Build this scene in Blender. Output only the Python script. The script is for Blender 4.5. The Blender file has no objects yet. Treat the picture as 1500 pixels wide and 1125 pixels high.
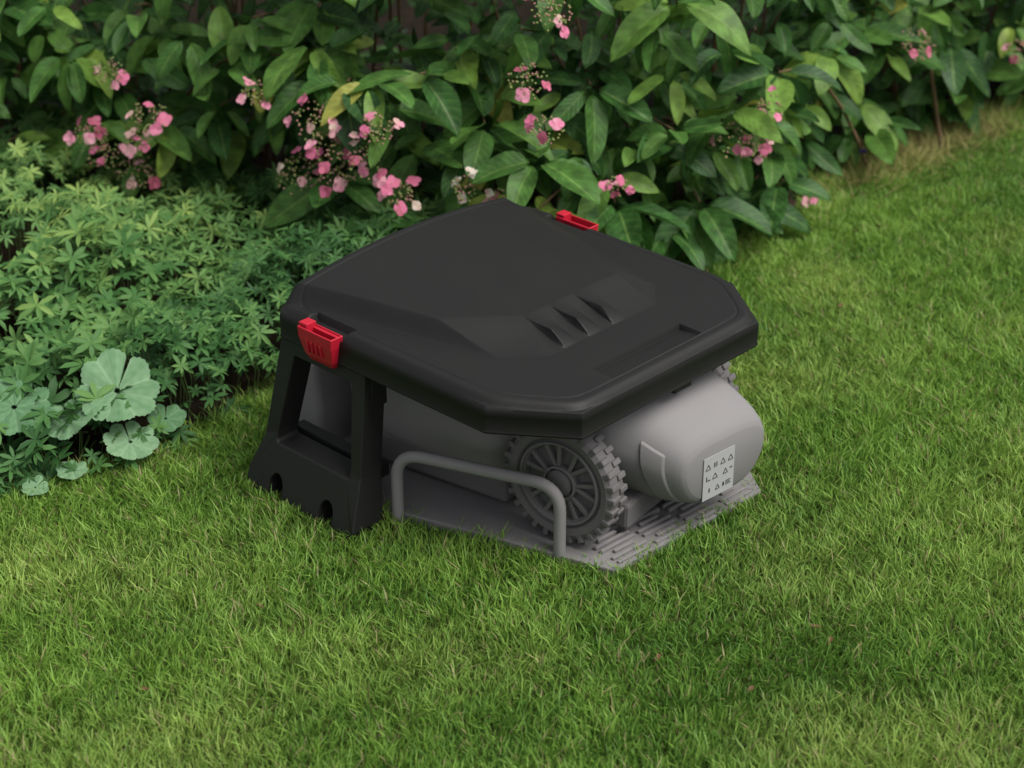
import bpy, bmesh, math, random
import numpy as np
from mathutils import Vector, Matrix
random.seed(7); rng=np.random.default_rng(7)
scene=bpy.context.scene

# ---------------------------------------------------------------- helpers
def link(o,parent=None):
    scene.collection.objects.link(o)
    if parent is not None: o.parent=parent
    return o
def empty(name,loc=(0,0,0),rz=0):
    e=bpy.data.objects.new(name,None); e.location=loc; e.rotation_euler=(0,0,rz); e.empty_display_size=.1
    return link(e)
def mk(name,verts,faces,mat,parent=None,smooth=False,bevel=0,seg=2,autos=None):
    me=bpy.data.meshes.new(name); me.from_pydata([tuple(v) for v in verts],[],[tuple(f) for f in faces]); me.validate()
    bm=bmesh.new(); bm.from_mesh(me); bmesh.ops.recalc_face_normals(bm,faces=bm.faces); bm.to_mesh(me); bm.free()
    me.materials.append(mat)
    if smooth: me.polygons.foreach_set('use_smooth',[True]*len(me.polygons))
    o=bpy.data.objects.new(name,me); link(o,parent)
    if bevel:
        m=o.modifiers.new('bev','BEVEL'); m.width=bevel; m.segments=seg; m.limit_method='ANGLE'; m.angle_limit=math.radians(30); m.harden_normals=False
    return o
def boxv(x0,x1,y0,y1,z0,z1):
    v=[(x,y,z) for z in (z0,z1) for x,y in ((x0,y0),(x1,y0),(x1,y1),(x0,y1))]
    f=[(0,3,2,1),(4,5,6,7),(0,1,5,4),(1,2,6,5),(2,3,7,6),(3,0,4,7)]
    return v,f
class MB:
    def __init__(s): s.v=[]; s.f=[]
    def add(s,v,f,M=None):
        n=len(s.v)
        for p in v:
            p=Vector(p); s.v.append(tuple(M@p) if M is not None else tuple(p))
        s.f+= [tuple(i+n for i in q) for q in f]
    def box(s,*a,M=None): s.add(*boxv(*a),M=M)
def tri_mesh(name,V,T,mat,col=None,parent=None,smooth=True):
    me=bpy.data.meshes.new(name); V=np.asarray(V,np.float32); T=np.asarray(T,np.int32)
    me.vertices.add(len(V)); me.vertices.foreach_set('co',V.ravel())
    me.loops.add(T.size); me.loops.foreach_set('vertex_index',T.ravel())
    me.polygons.add(len(T)); me.polygons.foreach_set('loop_start',np.arange(0,T.size,3,dtype=np.int32))
    me.polygons.foreach_set('use_smooth',np.full(len(T),smooth))
    if col is not None:
        a=me.color_attributes.new('Col','FLOAT_COLOR','POINT')
        c=np.ones((len(V),4),np.float32); c[:,:3]=col; a.data.foreach_set('color',c.ravel())
    me.update(calc_edges=True)
    me.materials.append(mat)
    o=bpy.data.objects.new(name,me); return link(o,parent)
_ng={}
def vnoise(x,y,freq,seed):
    k=seed
    if k not in _ng: _ng[k]=np.random.default_rng(1000+seed).random((128,128))
    g=_ng[k]; X=np.asarray(x)*freq+500; Y=np.asarray(y)*freq+500
    i=np.floor(X).astype(int); j=np.floor(Y).astype(int); fx=X-i; fy=Y-j
    fx=fx*fx*(3-2*fx); fy=fy*fy*(3-2*fy)
    a=g[i%128,j%128]; b=g[(i+1)%128,j%128]; c=g[i%128,(j+1)%128]; d=g[(i+1)%128,(j+1)%128]
    return (a*(1-fx)+b*fx)*(1-fy)+(c*(1-fx)+d*fx)*fy
# ---------------------------------------------------------------- materials
def newmat(name):
    m=bpy.data.materials.new(name); m.use_nodes=True; nt=m.node_tree
    return m,nt,nt.nodes,nt.links,nt.nodes['Principled BSDF']
def plastic(name,col,rough=.5,bump=.15,scale=900,var=.15,spec=.4):
    m,nt,N,L,b=newmat(name)
    tc=N.new('ShaderNodeTexCoord')
    n=N.new('ShaderNodeTexNoise'); n.inputs['Scale'].default_value=scale; n.inputs['Detail'].default_value=2
    n2=N.new('ShaderNodeTexNoise'); n2.inputs['Scale'].default_value=9; n2.inputs['Detail'].default_value=5
    L.new(tc.outputs['Object'],n.inputs['Vector']); L.new(tc.outputs['Object'],n2.inputs['Vector'])
    bp=N.new('ShaderNodeBump'); bp.inputs['Strength'].default_value=bump; bp.inputs['Distance'].default_value=.0006
    L.new(n.outputs['Fac'],bp.inputs['Height']); L.new(bp.outputs['Normal'],b.inputs['Normal'])
    mx=N.new('ShaderNodeMix'); mx.data_type='RGBA'
    mx.inputs['A'].default_value=(*[c*(1-var) for c in col],1); mx.inputs['B'].default_value=(*[c*(1+var) for c in col],1)
    L.new(n2.outputs['Fac'],mx.inputs['Factor']); L.new(mx.outputs['Result'],b.inputs['Base Color'])
    mr=N.new('ShaderNodeMapRange'); mr.inputs['To Min'].default_value=rough-.06; mr.inputs['To Max'].default_value=rough+.08
    L.new(n2.outputs['Fac'],mr.inputs['Value']); L.new(mr.outputs['Result'],b.inputs['Roughness'])
    b.inputs['Specular IOR Level'].default_value=spec
    return m
def foliage(name,stops,transl=.3,rough=.45,veins=0.0,spec=.35,nveins=8.,edge=None):
    """Col: r=u along leaf, g=v across, b=random."""
    m,nt,N,L,b=newmat(name); out=N['Material Output']
    at=N.new('ShaderNodeAttribute'); at.attribute_name='Col'
    sp=N.new('ShaderNodeSeparateColor'); L.new(at.outputs['Color'],sp.inputs['Color'])
    r=N.new('ShaderNodeValToRGB'); els=r.color_ramp.elements
    while len(els)<len(stops): els.new(.5)
    for e,(p,c) in zip(els,stops): e.position=p; e.color=(*c,1)
    L.new(sp.outputs['Blue'],r.inputs['Fac']); colout=r.outputs['Color']
    def mth(op,a,bv):
        n=N.new('ShaderNodeMath'); n.operation=op
        for i,x in enumerate((a,bv)):
            if x is None: continue
            if isinstance(x,(int,float)): n.inputs[i].default_value=x
            else: L.new(x,n.inputs[i])
        return n.outputs[0]
    if veins>0:
        av=mth('ABSOLUTE',mth('MULTIPLY',mth('SUBTRACT',sp.outputs['Green'],.5),2.),None)
        ph=mth('FRACT',mth('MULTIPLY',mth('SUBTRACT',sp.outputs['Red'],mth('MULTIPLY',av,.22)),nveins),None)
        lat=mth('LESS_THAN',ph,.10)
        mid=mth('LESS_THAN',av,.06)
        vv=mth('MAXIMUM',mth('MULTIPLY',lat,.55),mid)
        mx=N.new('ShaderNodeMix'); mx.data_type='RGBA'; mx.inputs['B'].default_value=(.20,.32,.08,1)
        L.new(mth('MULTIPLY',vv,veins),mx.inputs['Factor']); L.new(colout,mx.inputs['A']); colout=mx.outputs['Result']
        bp=N.new('ShaderNodeBump'); bp.inputs['Strength'].default_value=.5; bp.inputs['Distance'].default_value=.002
        tri=mth('PINGPONG',ph,.5); L.new(tri,bp.inputs['Height']); L.new(bp.outputs['Normal'],b.inputs['Normal'])
        tc=N.new('ShaderNodeTexCoord'); nz=N.new('ShaderNodeTexNoise'); nz.inputs['Scale'].default_value=35; nz.inputs['Detail'].default_value=1
        L.new(tc.outputs['Object'],nz.inputs['Vector'])
        hs=N.new('ShaderNodeHueSaturation'); mr=N.new('ShaderNodeMapRange'); mr.inputs['From Min'].default_value=.3; mr.inputs['From Max'].default_value=.7
        mr.inputs['To Min'].default_value=.7; mr.inputs['To Max'].default_value=1.3
        L.new(nz.outputs['Fac'],mr.inputs['Value']); L.new(mr.outputs['Result'],hs.inputs['Value']); L.new(colout,hs.inputs['Color']); colout=hs.outputs['Color']
    L.new(colout,b.inputs['Base Color']); b.inputs['Roughness'].default_value=rough; b.inputs['Specular IOR Level'].default_value=spec
    t=N.new('ShaderNodeBsdfTranslucent'); L.new(colout,t.inputs['Color'])
    ms=N.new('ShaderNodeMixShader'); ms.inputs[0].default_value=transl
    L.new(b.outputs[0],ms.inputs[1]); L.new(t.outputs[0],ms.inputs[2]); L.new(ms.outputs[0],out.inputs['Surface'])
    return m
def direct(name,transl=.3,rough=.5,spec=.25):
    m,nt,N,L,b=newmat(name); out=N['Material Output']
    at=N.new('ShaderNodeAttribute'); at.attribute_name='Col'
    L.new(at.outputs['Color'],b.inputs['Base Color']); b.inputs['Roughness'].default_value=rough; b.inputs['Specular IOR Level'].default_value=spec
    if transl<=.1: return m
    t=N.new('ShaderNodeBsdfTranslucent'); L.new(at.outputs['Color'],t.inputs['Color'])
    ms=N.new('ShaderNodeMixShader'); ms.inputs[0].default_value=transl
    L.new(b.outputs[0],ms.inputs[1]); L.new(t.outputs[0],ms.inputs[2]); L.new(ms.outputs[0],out.inputs['Surface'])
    return m
def soil(name,c1,c2,scale=12):
    m,nt,N,L,b=newmat(name)
    tc=N.new('ShaderNodeTexCoord'); n=N.new('ShaderNodeTexNoise'); n.inputs['Scale'].default_value=scale; n.inputs['Detail'].default_value=10; n.inputs['Roughness'].default_value=.7
    L.new(tc.outputs['Object'],n.inputs['Vector'])
    r=N.new('ShaderNodeValToRGB'); r.color_ramp.elements[0].position=.35; r.color_ramp.elements[1].position=.65
    r.color_ramp.elements[0].color=(*c1,1); r.color_ramp.elements[1].color=(*c2,1)
    L.new(n.outputs['Fac'],r.inputs['Fac']); L.new(r.outputs['Color'],b.inputs['Base Color']); b.inputs['Roughness'].default_value=.95
    b.inputs['Specular IOR Level'].default_value=.08
    bp=N.new('ShaderNodeBump'); bp.inputs['Distance'].default_value=.02; L.new(n.outputs['Fac'],bp.inputs['Height']); L.new(bp.outputs['Normal'],b.inputs['Normal'])
    return m
M_black=plastic('black_plastic',(.0092,.0090,.0088),.55,.3,spec=.30)
M_black2=plastic('black_plastic_frame',(.0115,.0113,.0110),.52,.3,spec=.35)
M_red=plastic('red_plastic',(.44,.010,.028),.45,.1)
M_nose=plastic('grey_plastic_light',(.215,.206,.210),.65,.1,var=.05,spec=.15)
M_body=plastic('grey_plastic_mid',(.225,.213,.217),.7,.1,var=.05,spec=.15)
M_dark=plastic('grey_rubber',(.128,.120,.123),.75,.2,spec=.15)
M_hub=plastic('grey_hub',(.145,.137,.140),.65,.1,spec=.2)
M_tube=plastic('grey_tube',(.225,.213,.217),.65,.05,var=.05,spec=.2)
M_plate=plastic('grey_plate',(.185,.175,.178),.7,.2,spec=.15)
M_label=plastic('label_paper',(.36,.36,.37),.6,.02,var=.03)
M_ink=plastic('label_ink',(.03,.03,.03),.6,.02)

# ---------------------------------------------------------------- layout
bed_x=[-3.,-1.3,-.95,-.80,-.69,-.57,-.45,-.25,.0,.35,.6,.85,1.2,1.7,3.]
bed_y=[3.10,3.18,3.32,3.40,3.49,3.66,3.86,4.08,4.30,4.52,4.74,4.98,5.30,5.62,6.3]
hed_x=[-3.,-1.,-.6,-.3,.1,.35,.6,.9,1.2,1.7,3.]
hed_y=[4.76,4.68,4.55,4.37,4.28,4.36,4.56,4.84,5.14,5.46,6.0]
yb=lambda x:np.interp(x,bed_x,bed_y)
hb=lambda x:np.interp(x,hed_x,hed_y)
# ground
mk('ground',[(-150,-150,0),(150,-150,0),(150,150,0),(-150,150,0)],[(0,1,2,3)],soil('lawn_thatch',(.028,.052,.012),(.08,.10,.030),30))
xs=np.linspace(-3,3,80); wob=.02*np.sin(xs*23)+.015*np.sin(xs*51)
bv=[(x,yb(x)+w_,.004) for x,w_ in zip(xs,wob)]+[(x,9.,.004) for x in xs]
mk('garden_bed_soil',bv,[(i,i+1,81+i,80+i) for i in range(79)],soil('bed_soil',(.008,.006,.004),(.026,.018,.011),25))

# ---------------------------------------------------------------- GARAGE (local x=length l, y=width w)
GA=math.radians(-43.6); G0=(-.444,3.369,0)
garage=empty('robotic_mower_garage',G0,GA)
Lg,Wg,Z0=.684,.686,.38
CS,CF=.134,.098   # chamfer run along the side / along the front
CN=math.hypot(CS,CF)
def clampf(t): return np.clip(t,0,1)
def ramp(t):
    t=clampf(t); return .7*t+.3*t*t*(3-2*t)
def lidz(l,w):
    m=Wg-w
    dl=(w-(.014+.245*l))/1.03; dr=(m-(.014+.245*l))/1.03; df=.520-l
    dc=-(l-.46)*.7576+(w-.126)*.6527; dcr=-(l-.46)*.7576+(m-.126)*.6527
    f=np.minimum.reduce([ramp(dl/.030),ramp(dr/.060)])
    ff=np.minimum(ramp(df/.105),np.minimum(ramp(dc/.110),ramp(dcr/.075)))
    f=np.minimum(f,ff)
    crown=.021+.034*(1-((w-.343)/.343)**2)*(1-.85*clampf((l-.03)/.42))+.002
    z=f*crown
    for wc in (.258,.325,.392):
        p=clampf((w-(wc-.022))/.003)*clampf(1-(w-(wc-.019))/.038)
        e=clampf((.518-l)/.035)
        z=z+p*e*(l<.522)*(1-f)*crown*.95
    def sm(t,e=.0035): return clampf(t/e)
    rm=np.minimum.reduce([sm(l-.600),sm(.654-l,.003),sm(w-.215),sm(.462-w,.003)])
    z=z-rm*.012*(1-.55*clampf((l-.600)/.054))
    for ww in (w,m):
        z=z-.014*np.minimum.reduce([sm(l-.082,.004),sm(.19-l,.004),sm(.030-ww,.006)])
    c1=((Lg-l)*CF+w*CS-CS*CF)/CN; c2=((Lg-l)*CF+m*CS-CS*CF)/CN
    ks=90.
    st=np.stack([l+.0,w,m,Lg-l,c1,c2]); db=-np.log(np.exp(-ks*st).sum(0))/ks
    db=np.maximum(db,0)
    z=z-.011*(1-clampf(db/.015))**2
    z=z-.0016*np.exp(-((db-.026)/.002)**2)
    return z+Z0-.003*clampf((l-.5)/.2)
nl,nw=340,340
V=[];F=[]
ls=np.linspace(0,1,nl)*Lg
for l in ls:
    c=max(0,(l-(Lg-CS))*CF/CS,.014-l)
    ws=np.linspace(c,Wg-c,nw); zz=lidz(np.full(nw,l),ws)
    V+= [(l,w,z) for w,z in zip(ws,zz)]
for i in range(nl-1):
    for j in range(nw-1):
        a=i*nw+j; F.append((a,a+1,a+nw+1,a+nw))
loop=[j for j in range(nw)]+[i*nw+nw-1 for i in range(1,nl)]+[(nl-1)*nw+j for j in range(nw-2,-1,-1)]+[i*nw for i in range(nl-2,0,-1)]
P=np.array([V[i][:2] for i in loop]); 
def nrm(P,k=4):
    t=np.roll(P,-k,0)-np.roll(P,k,0); t/=np.linalg.norm(t,axis=1)[:,None]+1e-9
    n=np.stack([t[:,1],-t[:,0]],1)
    c=P-P.mean(0); s=np.sign((n*c).sum(1))[:,None]; return n*s
Nn=nrm(P); n=len(loop); prev=loop
for off,dz,mode in ((.0030,-.004,0),(.005,-.010,0),(.0055,-.018,0),(.0045,-.0205,0),(.0045,-.046,0),(.006,-.050,0),(.004,-.054,0),(-.006,-.054,0),(-.008,-.03,0)):
    s=len(V)
    for k in range(n):
        p=P[k]+Nn[k]*off; V.append((p[0],p[1],(Z0-.011+dz)))
    cur=[s+k for k in range(n)]
    for k in range(n):
        F.append((prev[k],prev[(k+1)%n],cur[(k+1)%n],cur[k]))
    prev=cur
F.append(tuple(prev))
lid=mk('lid',V,F,M_black,garage,smooth=True)
try:
    lid.data.set_sharp_from_angle(angle=math.radians(30))
except Exception: pass
mb=MB(); mb.box(.645,.678,.36,.41,.296,.338); mb.box(.60,.64,.37,.40,.318,.34)
mk('latch_tab',mb.v,mb.f,M_black2,garage,bevel=.003)

O=[(.008,.322),(.240,.322),(.258,.115),(.274,.02),(.268,.0),(-.010,.0),(-.034,.018),(-.032,.045),(-.012,.112)]
I=[(.048,.288),(.208,.288),(.230,.125),(.230,.110),(.225,.106),(.028,.106),(.024,.108),(.022,.112),(.022,.125)]
wo=lambda z:np.interp(z,[0,.03,.115,.322],[-.078,-.073,-.036,.002])
wi=lambda z:np.interp(z,[0,.115,.322],[.000,.018,.056])
def frame(name,mir):
    v=[];f=[];k=len(O)
    for ring in (O,I):
        for fn in (wo,wi):
            for (l,z) in ring: v.append((l,float(fn(z)),z))
    for i in range(k):
        j=(i+1)%k
        f+=[(i,j,2*k+j,2*k+i),(k+i,3*k+i,3*k+j,k+j),(i,k+i,k+j,j),(2*k+i,2*k+j,3*k+j,3*k+i)]
    if mir: v=[(a,Wg-b,c) for a,b,c in v]
    o=mk(name,v,f,M_black2,garage)
    cut=MB(); ns=20
    for lc,r in ((.045,.022),(.190,.022)):
        vv=[];ff=[]
        for wz in (-.11,-.030):
            rr=r*(1.0 if wz<-.05 else .8)
            for t in range(ns):
                a=2*math.pi*t/ns; x=rr*math.cos(a); z=rr*1.5*math.sin(a)
                vv.append((lc+x,wz,.022+z if z>0 else .022+z*1.8))
        ff=[(t,(t+1)%ns,ns+(t+1)%ns,ns+t) for t in range(ns)]+[tuple(range(ns)),tuple(range(2*ns-1,ns-1,-1))]
        if mir: vv=[(a,Wg-b,c) for a,b,c in vv]
        cut.add(vv,ff)
    co=mk('cut_tmp',cut.v,cut.f,M_black2,garage)
    m=o.modifiers.new('b','BOOLEAN'); m.operation='DIFFERENCE'; m.object=co; m.solver='EXACT'
    bpy.context.view_layer.update()
    dg=bpy.context.evaluated_depsgraph_get()
    me=bpy.data.meshes.new_from_object(o.evaluated_get(dg)); o.modifiers.clear()
    if len(me.polygons)>20: o.data=me
    bpy.data.objects.remove(co)
    b=o.modifiers.new('bev','BEVEL'); b.width=.0035; b.segments=3; b.limit_method='ANGLE'; b.angle_limit=math.radians(28)
    return o
frame('side_frame_a',False); frame('side_frame_b',True)
for mir in (0,1):
    mb=MB()
    mb.box(.02,.23,.014,.048,.318,.352)
    mb.box(.0,.245,.024,.05,.085,.112)
    mb.box(.240,.2455,.012,.05,.24,.30)
    v=mb.v
    if mir: v=[(a,Wg-b,c) for a,b,c in v]
    mk('frame_block_%d'%mir,v,mb.f,M_black2,garage,bevel=.002)
def clip(name,mir):
    l0,l1=.088,.182
    def ring(z,wo_,wi_,ins): return [(l0+ins,wo_,z),(l1-ins,wo_,z),(l1-ins,wi_,z),(l0+ins,wi_,z)]
    v=ring(.374,-.027,.004,0)+ring(.352,-.026,.004,.002)+ring(.318,-.018,.004,.009)+ring(.304,-.010,.002,.016)
    f=[]
    for k in range(3):
        for i in range(4):
            j=(i+1)%4; f.append((4*k+i,4*k+j,4*k+4+j,4*k+4+i))
    f.append((12,13,14,15))
    if mir: v=[(a,Wg-b,c) for a,b,c in v]
    o=mk(name,v,f,M_red,garage)
    s=o.modifiers.new('s','SOLIDIFY'); s.thickness=.005; s.offset=-1
    b=o.modifiers.new('b','BEVEL'); b.width=.0018; b.segments=3; b.limit_method='ANGLE'
    mb=MB()
    mb.box(l0+.0,l0+.022,-.022,.002,.356,.381)
    mb.box(l0+.022,l1-.006,-.006,.004,.35,.371)
    for i in range(4): 
        x=l0+.024+i*.012
        mb.add([(x,-.0285,.352),(x+.004,-.0285,.352),(x+.004,-.0245,.326),(x,-.0245,.326),(x,-.02,.352),(x+.004,-.02,.352),(x+.004,-.016,.326),(x,-.016,.326)],[(0,1,2,3),(0,4,5,1),(1,5,6,2),(2,6,7,3),(3,7,4,0),(4,7,6,5)])
    v=mb.v
    if mir: v=[(a,Wg-b,c) for a,b,c in v]
    mk(name+'_grip',v,mb.f,M_red,garage,bevel=.0012)
clip('clip_a',False); clip('clip_b',True)

# ---------------------------------------------------------------- MOWER (local x=a, y=b)
MA=math.radians(-34); M0=(.081,3.094,0)
mower=empty('robotic_lawn_mower',M0,MA)
station=empty('charging_station',M0,MA)
nodes=[# a, zb, zt, hwt, hwb
(-.565,.10,.16,.06,.05),(-.555,.08,.19,.12,.10),(-.53,.06,.215,.165,.15),(-.48,.05,.24,.20,.18),(-.38,.045,.262,.215,.20),(-.2,.045,.28,.222,.20),(-.15,.045,.285,.212,.18),(-.12,.05,.290,.186,.106),(-.03,.055,.294,.180,.106),
(.03,.06,.294,.170,.106),(.08,.062,.288,.155,.104),(.13,.066,.272,.140,.102),(.165,.07,.254,.130,.100),(.190,.074,.238,.122,.098),(.208,.078,.224,.115,.095),(.2175,.084,.213,.110,.090),(.2225,.092,.202,.102,.082)]
nd=np.array(nodes); BC=.240
SH=.24
def shear(a,b): return a+SH*(b-BC)*clampf((a-.06)/.13)-.004
aa=np.concatenate([np.linspace(-.565,-.5,14),np.linspace(-.49,.14,90),np.linspace(.145,.2225,60)])
npnt=112; V=[];F=[]
def section(a,th):
    zb,zt,ht,hbm=[np.interp(a,nd[:,0],nd[:,k]) for k in (1,2,3,4)]
    zc=(zb+zt)/2; hz=(zt-zb)/2; c,s=math.cos(th),math.sin(th)
    y=math.copysign(abs(c)**(2/3.8),c); z=math.copysign(abs(s)**(2/3.2),s)
    zz=zc+hz*z; t=clampf((zz-zb)/(max(zt-zb,1e-4))/.6)
    hw=hbm+(ht-hbm)*t*t*(3-2*t)
    return [a,BC+hw*y,zz]
for a in aa:
    for k in range(npnt): V.append(section(a,2*math.pi*k/npnt))
na=len(aa)
V=np.array(V).reshape(na,npnt,3)
for it in range(4):
    V[1:-1]=.25*V[:-2]+.5*V[1:-1]+.25*V[2:]
V[:,:,0]=shear(V[:,:,0],V[:,:,1])
V=V.reshape(-1,3).tolist()
for i in range(na-1):
    for k in range(npnt):
        j=(k+1)%npnt; F.append((i*npnt+k,i*npnt+j,(i+1)*npnt+j,(i+1)*npnt+k))
F.append(tuple(range(npnt))); F.append(tuple((na-1)*npnt+k for k in range(npnt)))
body=mk('body_shell',V,F,M_nose,mower,smooth=True)
body.data.set_sharp_from_angle(angle=math.radians(50))
body.data.materials.append(M_body)
for p in body.data.polygons:
    if p.center.x<-.02: p.material_index=1
def band(name,a0,a1,grow,mat):
    vv=[];ff=[];rs=[]
    for a,g in ((a0,0),(a0,grow),(a1,grow),(a1,0)):
        i=int(np.argmin(abs(aa-a))); r=[]
        for k in range(npnt):
            p=np.array(V[i*npnt+k]); c=np.array([p[0],BC,.16]); d=p-c; d[0]=0; d/=np.linalg.norm(d)
            q=p+d*(g-.002); q[0]+=a-aa[i]; r.append(tuple(q))
        rs.append(r)
    for r in rs: vv+=r
    for m in range(3):
        for k in range(npnt):
            j=(k+1)%npnt; ff.append((m*npnt+k,m*npnt+j,(m+1)*npnt+j,(m+1)*npnt+k))
    return mk(name,vv,ff,mat,mower,smooth=False)
band('shell_collar',-.03,.005,.008,M_body)
band('shell_ridge',.045,.053,.003,M_nose)
def surf_b(a,z,side=-1):
    zb,zt,ht,hbm=[np.interp(a,nd[:,0],nd[:,k]) for k in (1,2,3,4)]
    zc=(zb+zt)/2; hz=(zt-zb)/2; s=min(.999,abs((z-zc)/hz)); th=math.asin(s**(3.2/2)) ; y=math.cos(th)**(2/3.8)
    t=float(clampf((z-zb)/(zt-zb)/.6)); return BC+side*(hbm+(ht-hbm)*t*t*(3-2*t))*y
def panel(name,quad,off,mat,side=-1,n=14):
    (a0,z0),(a1,z1),(a2,z2),(a3,z3)=quad; vv=[];ff=[]
    for lay in (off,-.006):
        for i in range(n+1):
            for j in range(n+1):
                s=i/n;t=j/n
                a=(a0*(1-s)+a1*s)*(1-t)+(a3*(1-s)+a2*s)*t; z=(z0*(1-s)+z1*s)*(1-t)+(z3*(1-s)+z2*s)*t
                b=surf_b(a,z,side)+side*lay
                vv.append((float(shear(a,b)),b,z))
    N1=(n+1)**2
    for i in range(n):
        for j in range(n):
            q=i*(n+1)+j; ff.append((q,q+1,q+n+2,q+n+1)); ff.append((N1+q,N1+q+n+1,N1+q+n+2,N1+q+1))
    edge=[(i,0) for i in range(n)]+[(n,j) for j in range(n)]+[(i,n) for i in range(n,0,-1)]+[(0,j) for j in range(n,0,-1)]
    ed=[i*(n+1)+j for i,j in edge]
    for k in range(len(ed)):
        a_,b_=ed[k],ed[(k+1)%len(ed)]; ff.append((a_,b_,N1+b_,N1+a_))
    return mk(name,vv,ff,mat,mower,smooth=True,bevel=.003)
for sd in (-1,1):
    o=panel('flank_panel_%d'%(sd+1),[(.150,.088),(.196,.088),(.188,.200),(.135,.225)],.0045,M_nose,sd)
    o.data.set_sharp_from_angle(angle=math.radians(40))
lab=MB(); lab.box(0,.0012,-.042,.042,0,.090)
ink=MB()
def tri_icon(y,z,s):
    w_=.0012
    pts=[(y-s,z),(y+s,z),(y,z+1.7*s)]
    for p,q in zip(pts,pts[1:]+pts[:1]):
        d=Vector((0,q[0]-p[0],q[1]-p[1])); n_=Vector((0,-d.z,d.y)).normalized()*w_/2
        a=Vector((.0012,*p));b=Vector((.0012,*q)); x=Vector((.0006,0,0))
        ink.add([a-n_,b-n_,b+n_,a+n_,a-n_+x,b-n_+x,b+n_+x,a+n_+x],[(4,5,6,7),(0,1,5,4),(1,2,6,5),(2,3,7,6),(3,0,4,7)])
for yy in (-.03,.010,.031): tri_icon(yy,.064,.0065)
tri_icon(-.010,.040,.0065); tri_icon(.018,.040,.006); tri_icon(-.002,.014,.0055)
for yy,zz_,a_,b_ in ((-.014,.064,.004,.010),(-.008,.064,.003,.010),(-.034,.040,.003,.010),(-.030,.040,.010,.002),(-.026,.014,.004,.009),(.012,.014,.006,.008),(.020,.021,.020,.0015),(.020,.0175,.016,.0015),(.020,.014,.020,.0015),(.030,.046,.010,.002)):
    ink.box(.0012,.0018,yy,yy+a_*.7,zz_,zz_+b_)
lb_=.219; la_=float(shear(.2225,lb_))
ML=Matrix.Translation((la_+.0012,lb_,.090))@Matrix.Rotation(-math.atan(SH),4,'Z')
for nm,b_,mt in (('label',lab,M_label),('label_symbols',ink,M_ink)):
    mk(nm,[tuple(ML@Vector(p)) for p in b_.v],b_.f,mt,mower)
# wheels
def wheel(name,b0,sgn):
    mb=MB(); ns=72
    prof=[(.0,-.003),(.020,-.003),(.026,.001),(.028,.014),(.072,.016),(.076,.003),(.084,.0),(.087,.004),(.092,-.003),(.104,-.005),(.113,.001),(.116,.010),(.116,.036),(.110,.042),(.09,.044),(.0,.042)]
    vv=[];ff=[]
    for r,y in prof:
        for t in range(ns):
            a=2*math.pi*t/ns; vv.append((r*math.cos(a),sgn*y,r*math.sin(a)))
    for m in range(len(prof)-1):
        for t in range(ns):
            u=(t+1)%ns; ff.append((m*ns+t,m*ns+u,(m+1)*ns+u,(m+1)*ns+t))
    T=Matrix.Translation((0,b0,.146))
    mb.add(vv,ff,T); o1=mk(name+'_tyre',mb.v,mb.f,M_dark,mower,smooth=True)
    o1.data.set_sharp_from_angle(angle=math.radians(35))
    mb=MB()
    for i in range(28):
        R=Matrix.Rotation(2*math.pi*i/28,4,'Y')
        y0,y1=sorted((sgn*-.0045,sgn*.020)); mb.box(.103,.1205,y0,y1,-.0065,.0045,M=T@R)
        R2=Matrix.Rotation(2*math.pi*(i+.5)/28,4,'Y'); y0,y1=sorted((sgn*.021,sgn*.044)); mb.box(.103,.1205,y0,y1,-.0065,.0045,M=T@R2)
    mk(name+'_tread',mb.v,mb.f,M_dark,mower,bevel=.002)
    mb=MB()
    for i in range(7):
        for dlt in (-.20,.20):
            a0=2*math.pi*i/7; a1=a0+dlt; y0,y1=sorted((sgn*.003,sgn*.018))
            p0=Vector((.022*math.cos(a0),0,.022*math.sin(a0))); p1=Vector((.077*math.cos(a1),0,.077*math.sin(a1)))
            d_=(p1-p0).normalized(); q_=Vector((-d_.z,0,d_.x)); 
            c4=[p0-q_*.0035,p1-q_*.0045,p1+q_*.0045,p0+q_*.0035]
            mb.add([(c.x,y0,c.z) for c in c4]+[(c.x,y1,c.z) for c in c4],[(0,1,2,3),(4,7,6,5),(0,4,5,1),(1,5,6,2),(2,6,7,3),(3,7,4,0)],T)
    for r0,r1,yy in ((.0795,.0845,-.004),(.030,.035,-.002)):
        vv=[];ff=[]
        for t in range(ns):
            a=2*math.pi*t/ns; c,s=math.cos(a),math.sin(a)
            for r,y in ((r0,yy),(r1,yy),(r1,yy+.015),(r0,yy+.015)): vv.append((r*c,sgn*y,r*s))
        for t in range(ns):
            u=(t+1)%ns
            for k in range(4): ff.append((4*t+k,4*t+(k+1)%4,4*u+(k+1)%4,4*u+k))
        mb.add(vv,ff,T)
    mk(name+'_hub',mb.v,mb.f,M_hub,mower,bevel=.001)
wheel('wheel_near',.008,1); wheel('wheel_far',2*BC-.008,-1)
mb=MB(); mb.box(-.50,-.14,.045,.435,.035,.10); mb.box(-.14,.10,.09,.39,.035,.09)
mk('deck_underside',mb.v,mb.f,M_dark,mower,bevel=.008)
for bb in (.14,.36):
    mb=MB(); ns=32
    vv=[(r*math.cos(2*math.pi*t/ns),y,r*math.sin(2*math.pi*t/ns)) for r,y in ((0,-.015),(.025,-.015),(.033,-.008),(.033,.008),(.025,.015),(0,.015)) for t in range(ns)]
    ff=[(m*ns+t,m*ns+(t+1)%ns,(m+1)*ns+(t+1)%ns,(m+1)*ns+t) for m in range(5) for t in range(ns)]
    mb.add(vv,ff,Matrix.Translation((-.47,bb,.055))); mk('caster_wheel_%d'%int(bb*100),mb.v,mb.f,M_dark,mower,smooth=True)
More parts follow.
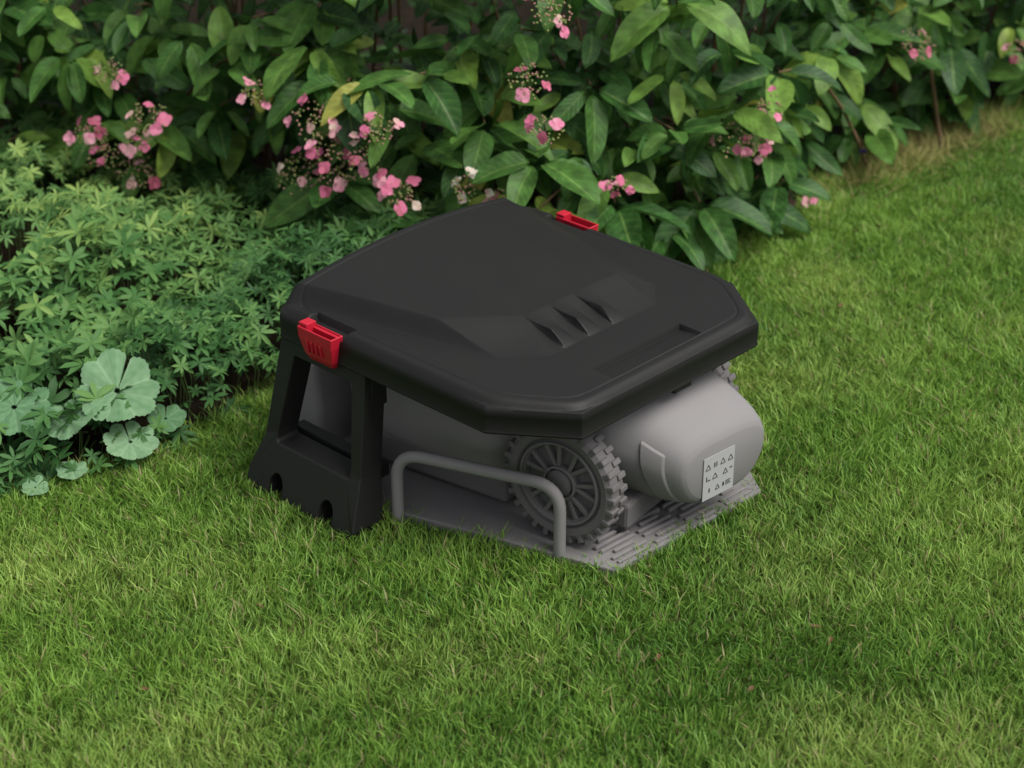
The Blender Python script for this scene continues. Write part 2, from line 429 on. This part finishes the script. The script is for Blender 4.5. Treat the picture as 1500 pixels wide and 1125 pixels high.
# ---- charging station
pl=[(.136,-.012),(.222,.392),(.08,.53),(-.58,.54),(-.60,.0),(-.34,-.085),(-.27,-.072)]
n=len(pl)
def zt_(x): return .014+.010*float(clampf((.2-x)/.15))
vv=[(x,y,0.) for x,y in pl]+[(x,y,zt_(x)) for x,y in pl]
ff=[tuple(range(n-1,-1,-1)),tuple(range(n,2*n))]+[(i,(i+1)%n,n+(i+1)%n,n+i) for i in range(n)]
mk('base_plate',vv,ff,M_plate,station,bevel=.003)
e0=Vector((.136,-.012,0)); e1=Vector((.222,.392,0)); ed=(e1-e0).normalized(); en=Vector((-ed.y,ed.x,0))
mb=MB()
for i in range(16):
    dpt=.012+i*.0145
    for (s0,s1) in ((.02,.11),(.12,.21),(.22,.31),(.32,.395)):
        if (i+int(s0*10))%3==2: s0+=.02; s1-=.02
        p0=e0+ed*s0+en*dpt; p1=e0+ed*s1+en*dpt
        zt=lambda p:zt_(p.x)+.0045
        h=en*.0035
        a=[p0-h,p1-h,p1+h,p0+h]
        mb.add([(p.x,p.y,.008) for p in a]+[(p.x,p.y,zt(p)) for p in a],[(4,5,6,7),(0,1,5,4),(1,2,6,5),(2,3,7,6),(3,0,4,7)])
mk('base_plate_ribs',mb.v,mb.f,M_plate,station,bevel=.0015)
def tube(name,pts,r,mat,parent,res=8,radii=None):
    cu=bpy.data.curves.new(name,'CURVE'); cu.dimensions='3D'; cu.bevel_depth=r; cu.bevel_resolution=res; cu.use_fill_caps=True
    s=cu.splines.new('POLY'); s.points.add(len(pts)-1)
    for i,p in enumerate(pts): s.points[i].co=(*p,1)
    cu.materials.append(mat); o=bpy.data.objects.new(name,cu)
    for sp in cu.splines: sp.use_smooth=True
    return link(o,parent)
def roundpath(ps,r,k=8):
    ps=[Vector(p) for p in ps]; out=[ps[0]]
    for i in range(1,len(ps)-1):
        d0=(ps[i-1]-ps[i]).normalized(); d1=(ps[i+1]-ps[i]).normalized()
        a=ps[i]+d0*r; b=ps[i]+d1*r
        for t in range(k+1):
            t/=k; out.append(a*(1-t)**2+ps[i]*2*t*(1-t)+b*t*t)
    out.append(ps[-1]); return out
tube('guide_bar',roundpath([(-.300,-.085,.0),(-.300,-.085,.160),(.021,-.020,.160),(.021,-.020,.0)],.055),.0115,M_tube,station)
tv=[(-.66,.02,0),(-.56,.02,0),(-.56,.48,0),(-.66,.48,0),(-.66,.05,.20),(-.60,.05,.20),(-.60,.45,.20),(-.66,.45,.20)]
mk('charging_tower',tv,[(0,3,2,1),(4,5,6,7),(0,1,5,4),(1,2,6,5),(2,3,7,6),(3,0,4,7)],M_body,station,bevel=.015,seg=4)

# ---------------------------------------------------------------- GRASS
def to_local(x,y,o,ang):
    dx=x-o[0];dy=y-o[1];c,s=math.cos(-ang),math.sin(-ang); return dx*c-dy*s,dx*s+dy*c
def in_poly(x,y,poly):
    ins=np.zeros(len(x),bool); k=len(poly)
    for i in range(k):
        x1,y1=poly[i];x2,y2=poly[(i+1)%k]
        c=((y1>y)!=(y2>y))&(x<(x2-x1)*(y-y1)/(y2-y1+1e-12)+x1); ins^=c
    return ins
def scatter(n,x0,x1,y0,y1): return rng.uniform(x0,x1,n),rng.uniform(y0,y1,n)
X1,Y1=scatter(720000,-1.5,1.9,2.2,5.9)
k=(np.abs(X1)<.30*Y1+.10); X1,Y1=X1[k],Y1[k]
X2,Y2=scatter(110000,-2.6,2.6,1.4,5.8); k=~(np.abs(X2)<.30*Y2+.10)|(Y2<2.2); X2,Y2=X2[k],Y2[k]
X=np.r_[X1,X2];Y=np.r_[Y1,Y2]
edge=yb(X)+.05*(vnoise(X,Y,9,3)-.5)+.03*rng.normal(size=len(X))
k=Y<edge; X,Y=X[k],Y[k]
la,lb=to_local(X,Y,M0,MA)
ins_=.010*vnoise(X,Y,40,50)+.012*rng.random(len(X))**2
cx_,cy_=-.2,.23
sc=1+ins_/.25
k=~in_poly(cx_+(la-cx_)*sc,cy_+(lb-cy_)*sc,pl); X,Y=X[k],Y[k]
la,lb=to_local(X,Y,G0,GA)
k=~((la>-.030)&(la<.27)&(((lb>-.068)&(lb<.004))|((lb>Wg-.004)&(lb<Wg+.068)))); X,Y=X[k],Y[k]
la,lb=to_local(X,Y,M0,MA); k=~((la>-.67)&(la<-.55)&(lb>.0)&(lb<.5)); X,Y=X[k],Y[k]
n=len(X)
n1=vnoise(X,Y,2.2,1);n2=vnoise(X,Y,14,2);n3=vnoise(X,Y,45,4);n4=vnoise(X,Y,4,5)
h=(.015+.009*n2+.014*n3)*(.6+.6*rng.random(n))*(.9+.2*n1)
h*=np.where(rng.random(n)<.04,1.4,1)
la,lb=to_local(X,Y,G0,GA)
near=(la>-.08)&(la<.34)&(lb>-.14)&(lb<0); h=np.where(near,h*.7,h)
az=rng.uniform(0,2*np.pi,n); laz=2*np.pi*(vnoise(X,Y,18,6)*1.6)+rng.normal(0,1.5,n)
lean=h*(.15+1.1*rng.random(n)**1.5)
wd=rng.uniform(.0010,.0018,n)*(1+.12*(Y-3))
B=np.stack([X,Y,np.zeros(n)],1)
S=np.stack([np.cos(az),np.sin(az),np.zeros(n)],1)*wd[:,None]
Ld=np.stack([np.cos(laz),np.sin(laz),np.zeros(n)],1)
Mv=B+Ld*(lean*.35)[:,None]; Mv[:,2]=h*.6
Tp=B+Ld*lean[:,None]; Tp[:,2]=h
Vg=np.stack([B-S,B+S,Mv-S*.85,Mv+S*.85,Tp],1).reshape(-1,3)
i0=np.arange(n)*5
Tg=np.stack([np.stack([i0,i0+1,i0+3],1),np.stack([i0,i0+3,i0+2],1),np.stack([i0+2,i0+3,i0+4],1)],1).reshape(-1,3)
r=rng.random(n)
cA=np.array([.088,.210,.030]);cB=np.array([.270,.450,.078]);cC=np.array([.44,.56,.15]);cD=np.array([.50,.43,.22])
t=np.clip(.0+.95*r+.5*(n2-.5)+.6*(n1-.5)+.4*(n3-.5),0,1)[:,None]
col=cA*(1-t)+cB*t
y_=(np.clip((n4-.4)*1.6,0,1)*rng.random(n))[:,None]; col=col*(1-y_)+cC*y_
dry=(rng.random(n)<.04+.06*(n3>.75))[:,None]; col=np.where(dry,cD*(.5+.5*r[:,None]),col)
colv=np.repeat(col[:,None,:],5,1)
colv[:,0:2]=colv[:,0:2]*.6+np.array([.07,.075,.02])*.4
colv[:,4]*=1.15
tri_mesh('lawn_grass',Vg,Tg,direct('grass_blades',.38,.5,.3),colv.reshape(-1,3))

# ---------------------------------------------------------------- leaf batches
def leaf_template(rows,cols,prof):
    u=np.linspace(0,1,rows); v=np.linspace(-1,1,cols)
    U,Vv=np.meshgrid(u,v,indexing='ij'); Wd=prof(U)
    tr=[]
    for i in range(rows-1):
        for j in range(cols-1):
            a=i*cols+j; tr+=[(a,a+1,a+cols+1),(a,a+cols+1,a+cols)]
    return U.ravel(),Vv.ravel(),Wd.ravel(),np.array(tr)
def leaves(base,d,up,ln,wd,droop,fold,rnd,tmpl,wavy=0.):
    U,Vv,Wd,tr=tmpl; N=len(base)
    d=d/np.linalg.norm(d,axis=1)[:,None]; s=np.cross(d,up); s/=np.linalg.norm(s,axis=1)[:,None]+1e-9; nn=np.cross(s,d)
    ph=rng.uniform(0,6.28,N)[:,None]
    hgt=-droop[:,None]*U[None]**2+fold[:,None]*np.abs(Vv*Wd)[None]*(wd/ln)[:,None]+wavy*np.sin(U[None]*9+ph+Vv[None]*1.5)*np.abs(Vv)[None]
    shrink=1-.35*droop[:,None]*U[None]
    bend=rng.normal(0,.10,N)[:,None]*U[None]**2
    P=base[:,None,:]+d[:,None,:]*(ln[:,None]*U[None]*shrink)[...,None]+s[:,None,:]*(wd[:,None]*(Vv*Wd)[None]+bend*ln[:,None])[...,None]+nn[:,None,:]*(ln[:,None]*hgt)[...,None]
    col=np.stack([np.broadcast_to(U,(N,len(U))),np.broadcast_to(Vv*.5+.5,(N,len(U))),np.broadcast_to(rnd[:,None],(N,len(U)))],2)
    T=(tr[None]+ (np.arange(N)*len(U))[:,None,None]).reshape(-1,3)
    return P.reshape(-1,3),T,col.reshape(-1,3)
def join(parts):
    V=[];T=[];C=[];o=0
    for v,t,c in parts: V.append(v);T.append(t+o);C.append(c);o+=len(v)
    return np.concatenate(V),np.concatenate(T),np.concatenate(C)
ov=lambda u:(u**.6)*((1-u)**.8)*1.72
T_leaf=leaf_template(10,7,ov)
T_small=leaf_template(4,3,lambda u:(u**.7)*((1-u)**.6)*1.5+.02)
T_petal=leaf_template(5,5,lambda u:np.sqrt(np.clip(1-(2*u-1.05)**2,0.02,1)))
# ---- hydrangea
tips=[]
def hedge_front(x,z): return hb(x)+.10-.16*np.clip(z/.35,0,1)+.10*np.clip((z-.6)/.5,0,1)
for i in range(660):
    x=random.uniform(-2.7,2.8); z=random.choice([random.uniform(.09,.55),random.uniform(.09,1.15)])
    y=float(hedge_front(x,z))+abs(random.gauss(0,.22)); y+= .20*(float(vnoise(x,z,3.5,20))-.5)
    tips.append((x,y,z,0))
# a few showy foreground shoots
for (x,z,cv) in [(.05,.20,.9),(.37,.10,.25),(.57,.12,.15),(-.17,.16,.3),(-.33,.17,.25),(-.42,.24,.35),(.24,.22,.3),(.06,.36,.45),(.45,.16,.3),(.66,.14,.2),(-.10,.13,.35)]:
    tips.append((x,float(hedge_front(x,z))-.08,z,cv))
base=[];dd=[];up=[];ln=[];rn=[];dr=[]
for (x,y,z,cv) in tips:
    k=random.choice([3,4,5,6]) if not cv else 6; a0=random.uniform(0,6.28); sz=random.uniform(.6,1.2) if not cv else 1.15
    cl=random.random()
    for j in range(k):
        a=a0+j*2*math.pi/k+random.gauss(0,.25); el=random.gauss(-.35,.4) if not cv else random.gauss(-.25,.25)
        dv=np.array([math.cos(a)*math.cos(el),math.sin(a)*math.cos(el)-.2,math.sin(el)])
        b=np.array([x,y,z])+dv*.02; base.append(b); dd.append(dv)
        up.append(np.array([random.gauss(0,.3),-.55+random.gauss(0,.3),1.])); L_=random.uniform(.110,.178)*sz
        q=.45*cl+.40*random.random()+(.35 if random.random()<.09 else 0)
        if cv: q=cv+random.gauss(0,.06)
        ln.append(L_); rn.append(min(1,max(0,q))); dr.append(random.uniform(.05,.4))
base=np.array(base);dd=np.array(dd);up=np.array(up);ln=np.array(ln);rn=np.array(rn);dr=np.array(dr)
N=len(base)
pA=leaves(base,dd,up,ln,ln*rng.uniform(.24,.35,N),dr,rng.uniform(.1,.6,N),rn,T_leaf,.014)
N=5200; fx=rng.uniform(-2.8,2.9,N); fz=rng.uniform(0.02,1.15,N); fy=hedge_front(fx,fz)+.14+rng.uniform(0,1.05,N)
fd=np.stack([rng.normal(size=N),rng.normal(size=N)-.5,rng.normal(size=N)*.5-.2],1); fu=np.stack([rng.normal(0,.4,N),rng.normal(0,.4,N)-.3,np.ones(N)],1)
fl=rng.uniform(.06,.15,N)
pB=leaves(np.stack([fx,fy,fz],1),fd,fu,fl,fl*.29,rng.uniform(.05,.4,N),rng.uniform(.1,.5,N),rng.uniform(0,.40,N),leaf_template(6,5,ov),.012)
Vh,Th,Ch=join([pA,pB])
hyd=empty('hydrangea_hedge')
M_hyd=foliage('hydrangea_leaf',[(0,(.020,.064,.020)),(.35,(.045,.130,.026)),(.65,(.098,.210,.038)),(.85,(.21,.34,.055)),(1,(.38,.39,.08))],.32,.48,.5,.28)
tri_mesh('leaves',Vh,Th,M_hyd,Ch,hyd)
def tubes(paths,r0,r1,sides=5):
    V=[];T=[]
    for path in paths:
        path=[np.array(p,float) for p in path]; m=len(path); o=len(V)
        for i,p in enumerate(path):
            t=path[min(i+1,m-1)]-path[max(i-1,0)]; t/=np.linalg.norm(t)+1e-9
            a=np.cross(t,[.3,.9,.2]); a/=np.linalg.norm(a)+1e-9; b=np.cross(t,a); r=r0+(r1-r0)*i/(m-1)
            for k in range(sides):
                q=2*math.pi*k/sides; V.append(p+(a*math.cos(q)+b*math.sin(q))*r)
        for i in range(m-1):
            for k in range(sides):
                a_=o+i*sides+k;b_=o+i*sides+(k+1)%sides; T+=[(a_,b_,b_+sides),(a_,b_+sides,a_+sides)]
    return np.array(V),np.array(T)
paths=[]
for (x,y,z,_) in tips[::2]:
    b=np.array([x+random.gauss(0,.15),float(hb(x))+random.uniform(.35,.7),0]); t=np.array([x,y,z]); m=(b+t)/2+np.array([random.gauss(0,.04),.08,z*.3+.05])
    paths.append([b*(1-s)**2+m*2*s*(1-s)+t*s*s for s in np.linspace(0,1,7)])
Vs,Ts=tubes(paths,.006,.0022)
Cs=np.tile(np.array([[.16,.10,.055]]),(len(Vs),1)); tri_mesh('stems',Vs,Ts,direct('stem_bark',0.02,.8),Cs,hyd)
# flowers
fl=[(-1.02,.30,.8),(-.92,.20,.9),(-.86,.37,.9),(-1.0,.24,.7),(-.50,.28,1.1),(-.59,.46,.7),(-.45,.43,1.),(-.40,.31,.9),(-.335,.36,.8),(-.26,.28,.7),(-.10,.31,.7),(-.034,.28,.5),(.077,.47,.7),(.24,.315,.5),(.533,.37,1.1),(.57,.33,.7),(.73,.10,.5),(1.015,.45,.9),(-1.3,.38,.8),(1.35,.33,.7),(-.95,.47,.7),(-.42,.37,.8),(.60,.42,.6),(-.90,.29,.6),(-.30,.44,.7)]
for i in range(26): fl.append((random.uniform(-2.5,2.6),random.uniform(.58,1.15),random.uniform(.7,1.0)))
pb=[];pd=[];pu=[];pr=[];pl_=[];bud=[];budc=[];fst=[]
for ci,(x,z,s) in enumerate(fl):
    y=float(hedge_front(x,z))-.13; z=z-.02; c=np.array([x,y,z]); out=np.array([random.gauss(0,.2),-.55,.8]); out/=np.linalg.norm(out)
    t1=np.cross(out,[1,0,0]);t1/=np.linalg.norm(t1);t2=np.cross(out,t1)
    fst.append([c+np.array([0,.40,-.2]),c+np.array([0,.18,-.05]),c])
    white= ci in (10,)
    for k in range(int(75*s)):
        a=random.uniform(0,6.28);rr=math.sqrt(random.random())*.055*s
        bud.append(c+t1*rr*math.cos(a)+t2*rr*math.sin(a)+out*(.012-rr*rr*5+random.gauss(0,.006))); budc.append([(.20,.25,.08),(.30,.22,.12),(.36,.18,.16)][random.choice([0,0,1,2])])
    nf=random.randint(3,6)
    for k in range(nf):
        a=2*math.pi*k/nf+random.gauss(0,.5); rr=random.uniform(.03,.072)*s
        fc=c+t1*rr*math.cos(a)+t2*rr*math.sin(a)+out*random.gauss(.005,.014)
        fn=out+t1*math.cos(a)*.7+t2*math.sin(a)*.7+np.array([random.gauss(0,.5),-.2,random.gauss(0,.5)]); fn/=np.linalg.norm(fn)
        q1=np.cross(fn,[.2,.1,1]);q1/=np.linalg.norm(q1);q2=np.cross(fn,q1); a1=random.uniform(0,6.28); cc=(.95 if white else random.random()*.85)
        ps=random.uniform(.012,.020)*(.75+.25*s)
        for m in range(4):
            ang=a1+m*math.pi/2; dv=q1*math.cos(ang)+q2*math.sin(ang)+fn*random.uniform(-.1,.35)
            pb.append(fc);pd.append(dv);pu.append(fn);pr.append(min(1,max(0,cc+random.gauss(0,.06))));pl_.append(ps)
pb=np.array(pb);pd=np.array(pd);pu=np.array(pu);pr=np.array(pr);pl_=np.array(pl_);N=len(pb)
Vp,Tp_,Cp=leaves(pb,pd,pu,pl_,pl_*.55,rng.uniform(-.1,.3,N),rng.uniform(-.2,.3,N),pr,T_petal,.02)
M_pet=foliage('hydrangea_petal',[(0,(.52,.13,.19)),(.3,(.76,.20,.36)),(.6,(.80,.38,.47)),(.8,(.70,.50,.40)),(1,(.8,.76,.68))],.3,.55,0)
tri_mesh('flower_petals',Vp,Tp_,M_pet,Cp,hyd)
oct_v=np.array([(1,0,0),(-1,0,0),(0,1,0),(0,-1,0),(0,0,1),(0,0,-1)])*.0034; oct_t=np.array([(0,2,4),(2,1,4),(1,3,4),(3,0,4),(2,0,5),(1,2,5),(3,1,5),(0,3,5)])
bud=np.array(bud);Vb=(bud[:,None]+oct_v[None]).reshape(-1,3);Tb=(oct_t[None]+(np.arange(len(bud))*6)[:,None,None]).reshape(-1,3)
tri_mesh('flower_buds',Vb,Tb,direct('flower_bud',.1,.6),np.repeat(np.array(budc),6,0),hyd)
Vs,Ts=tubes(fst,.003,.0022); tri_mesh('flower_stalks',Vs,Ts,direct('stalk_green',.05,.6),np.tile(np.array([[.12,.13,.05]]),(len(Vs),1)),hyd)

# ---- woodruff-like ground cover
N=5600
wx=rng.uniform(-2.6,.15,N); wy=yb(wx)-.05+rng.random(N)*(hb(wx)+.15-yb(wx))
d=wy-yb(wx)
mound=vnoise(wx,wy,4.2,30)
sur=.03+.15*np.clip((d+.05)/.25,0,1)**.8+.18*(mound-.45)+.07*(vnoise(wx,wy,12,31)-.5)
wz=np.maximum(.015,sur-np.abs(rng.normal(0,.05,N)))
kk=7; b=np.repeat(np.stack([wx,wy,wz],1),kk,0)
tilt=np.stack([rng.normal(0,.4,N),rng.normal(-.3,.4,N),np.ones(N)],1); tilt/=np.linalg.norm(tilt,axis=1)[:,None]
q1=np.cross(tilt,np.array([1.,.2,0]));q1/=np.linalg.norm(q1,axis=1)[:,None];q2=np.cross(tilt,q1)
a=(rng.uniform(0,6.28,N)[:,None]+np.arange(kk)*2*np.pi/kk+rng.normal(0,.15,(N,kk)))
dv=(q1[:,None]*np.cos(a)[...,None]+q2[:,None]*np.sin(a)[...,None]+tilt[:,None]*rng.uniform(-.1,.5,(N,1,1))).reshape(-1,3)
szn=.6+.75*vnoise(wx,wy,3.1,37)
sz=np.repeat(rng.uniform(.022,.044,N)*szn,kk)*rng.uniform(.75,1.15,N*kk)
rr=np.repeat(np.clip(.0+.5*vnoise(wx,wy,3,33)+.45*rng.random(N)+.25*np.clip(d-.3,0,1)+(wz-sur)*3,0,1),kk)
wr=np.repeat(.15+.10*vnoise(wx,wy,2.6,39),kk)
Vw,Tw,Cw=leaves(b,dv,np.repeat(tilt,kk,0),sz,sz*wr,rng.uniform(0,.4,N*kk),rng.uniform(.1,.6,N*kk),np.clip(rr+rng.normal(0,.06,N*kk),0,1),T_small)
gc=empty('woodruff_ground_cover')
M_w=foliage('woodruff_leaf',[(0,(.030,.090,.028)),(.35,(.068,.175,.048)),(.7,(.15,.285,.080)),(1,(.31,.43,.11))],.3,.55,0,.22)
tri_mesh('leaf_whorls',Vw,Tw,M_w,Cw,gc)
paths=[[(x,y+.02,0),(x+.01,y+.01,z*.5),(x,y,z)] for x,y,z in zip(wx[::3],wy[::3],wz[::3])]
Vs,Ts=tubes(paths,.0014,.001,3); tri_mesh('stems',Vs,Ts,direct('gc_stem',.1,.6),np.tile(np.array([[.08,.13,.04]]),(len(Vs),1)),gc)

# ---- lady's mantle
lm=empty('ladys_mantle_plant')
Vl=[];Tl=[];Cl=[];lst=[]
for (x,y,z,R,tx,ty,cv) in [(-.785,3.47,.14,.088,.15,-.45,.72),(-.755,3.405,.06,.052,.25,-.4,.85),(-.87,3.40,.11,.055,-.3,-.3,.75),(-.86,3.335,.035,.030,.1,-.2,.8),(-.98,3.42,.13,.075,0,-.4,.55),(-1.05,3.33,.08,.05,.2,-.2,.7),(-.70,3.50,.06,.040,.3,-.3,.5),(-1.15,3.42,.12,.07,.1,-.3,.6),(-.92,3.28,.03,.028,.1,-.2,.8)]:
    o=len(Vl); nt=140; nr=7; up_=np.array([tx,ty,1.]);up_/=np.linalg.norm(up_); q1=np.cross(up_,[0,1,0.]);q1/=np.linalg.norm(q1);q2=np.cross(q1,up_); a0=random.uniform(1,2.2); pz=random.uniform(0,6)
    for i in range(nt+1):
        ph=i/nt; th=a0+.06+ph*(2*math.pi-.12); lob=abs(math.sin(ph*math.pi*8)); ser=.045*abs(math.sin(ph*math.pi*48))
        Rr=R*(.82+.15*lob**.7+ser)*(1+.06*math.sin(th*2+pz)+.04*math.sin(th*3+pz*2))
        for j in range(nr+1):
            t=j/nr; zz=R*(.16*t*t-.035*t*math.cos(ph*math.pi*16)*1.2+.06*math.sin(th*2+pz)*t*t+.04*math.sin(th*5+pz)*t*t-.06*t**4)
            p=np.array([x,y,z])+(q1*math.cos(th)+q2*math.sin(th))*Rr*t+up_*zz; Vl.append(p); Cl.append((t,.5,cv-.12*(lob>.95)+.20*(lob<.10)+.08*math.sin(t*20+th*9)))
    for i in range(nt):
        for j in range(nr):
            a_=o+i*(nr+1)+j; Tl+=[(a_,a_+1,a_+nr+2),(a_,a_+nr+2,a_+nr+1)]
    lst.append([(x*.6-.35,3.55,0),(x,y+.03,z*.6),(x,y,z)])
M_l=foliage('mantle_leaf',[(0,(.05,.14,.05)),(.5,(.12,.25,.12)),(1,(.26,.41,.24))],.3,.6,0,.2)
tri_mesh('leaves',np.array(Vl),np.array(Tl),M_l,np.clip(np.array(Cl),0,1),lm)
Vs,Ts=tubes(lst,.0025,.0018); tri_mesh('stalks',Vs,Ts,direct('mantle_stalk',.1,.6),np.tile(np.array([[.12,.18,.06]]),(len(Vs),1)),lm)

# ---- dry grass tuft at the far end of the border, and litter on the lawn
N=3600; tx=rng.normal(1.14,.15,N); ty=np.interp(tx,bed_x,bed_y)-.12+rng.normal(0,.07,N)
dv=np.stack([rng.normal(0,.6,N),rng.normal(-.1,.6,N),rng.uniform(.3,1.1,N)],1); ln=rng.uniform(.04,.09,N)
T_bl=leaf_template(4,2,lambda u:1-u*.9)
Vt,Tt,Ct=leaves(np.stack([tx,ty,np.zeros(N)+.003],1),dv,np.stack([rng.normal(size=N),rng.normal(size=N),np.ones(N)*.3],1),ln,np.full(N,.0018),rng.uniform(0,.6,N),np.zeros(N),rng.random(N),T_bl)
cr=Ct[:,2:3]; cc=np.array([[.46,.36,.17]])*(1-cr)+np.array([[.28,.34,.09]])*cr
tri_mesh('dry_grass_tuft',Vt,Tt,direct('straw',.3,.6),cc)
lp=[(.535,2.83,.012),(.55,2.80,.012),(.40,2.66,.012),(1.02,4.62,.022),(-.45,2.9,.01),(.95,3.6,.012),(.25,2.75,.012),(-.6,2.65,.012),(.75,4.1,.014)]
lp=np.array(lp); N=len(lp)
Vt,Tt,Ct=leaves(np.c_[lp[:,:2],np.full(N,.020)],rng.normal(size=(N,3))*np.array([1,1,.2]),np.tile([[.1,-.2,1.]],(N,1)),lp[:,2]*1.6,lp[:,2]*.5,rng.uniform(0,.5,N),rng.uniform(0,.8,N),rng.random(N),T_leaf)
cc=np.tile(np.array([[.14,.07,.035]]),(len(Vt),1)); k_=len(Vt)//N; cc[3*k_:4*k_]=(.6,.55,.42)
tri_mesh('fallen_leaves',Vt,Tt,direct('fallen_leaf',.2,.6),cc)
# small violet flowers at the hedge foot
pb=[];pd=[];pu=[]
vpos=[(.305,4.36,.07),(.325,4.37,.085),(.29,4.38,.09),(.95,4.93,.10),(.93,4.92,.08),(.31,4.34,.05)]
for (x,y,z) in vpos:
    a1=random.uniform(0,6)
    for m in range(5):
        pb.append((x,y,z)); pd.append((math.cos(a1+m*1.257),math.sin(a1+m*1.257)*.7,.5)); pu.append((0,-.5,1.))
N=len(pb)
Vt,Tt,Ct=leaves(np.array(pb),np.array(pd),np.array(pu),np.full(N,.012),np.full(N,.005),np.full(N,.1),np.full(N,.1),np.zeros(N),T_petal)
vf=empty('violet_flowers')
tri_mesh('petals',Vt,Tt,direct('violet_petal',.2,.6),np.tile(np.array([[.10,.07,.38]]),(len(Vt),1)),vf)
Vs,Ts=tubes([[(x,y+.02,0),(x,y,z)] for x,y,z in vpos],.001,.001,3)
tri_mesh('stalks',Vs,Ts,direct('violet_stalk',.05,.6),np.tile(np.array([[.06,.12,.04]]),(len(Vs),1)),vf)

# ---------------------------------------------------------------- light, sky, camera
world=bpy.data.worlds.new('World'); scene.world=world; world.use_nodes=True
nt=world.node_tree; bg=nt.nodes['Background']; sky=nt.nodes.new('ShaderNodeTexSky'); sky.sky_type='NISHITA'; sky.sun_disc=False
el=math.radians(60); sdir=Vector((.70,-.35,0)).normalized()
sky.sun_elevation=el; sky.sun_rotation=math.atan2(sdir.x,sdir.y); sky.dust_density=3; sky.air_density=1.0; sky.ozone_density=1
hs=nt.nodes.new('ShaderNodeHueSaturation'); hs.inputs['Saturation'].default_value=.2
nt.links.new(sky.outputs[0],hs.inputs['Color']); nt.links.new(hs.outputs[0],bg.inputs['Color']); bg.inputs['Strength'].default_value=.15
sd=bpy.data.lights.new('sun','SUN'); sd.energy=3.4; sd.angle=math.radians(38); sd.color=(1,.97,.90)
so=bpy.data.objects.new('sun',sd); link(so)
d=Vector((sdir.x*math.cos(el),sdir.y*math.cos(el),math.sin(el))); so.rotation_euler=d.to_track_quat('Z','Y').to_euler(); so.location=(2,-2,5)
cam=bpy.data.cameras.new('camera'); cam.lens=69.6; cam.sensor_width=36; cam.clip_end=500; cam.clip_start=.05
cam.dof.use_dof=True; cam.dof.focus_distance=3.65; cam.dof.aperture_fstop=3.2
co=bpy.data.objects.new('camera',cam); link(co); co.location=(0,0,2); co.rotation_euler=(math.radians(62),0,0); scene.camera=co
scene.view_settings.view_transform='Standard'; scene.view_settings.look='None'; scene.view_settings.exposure=0
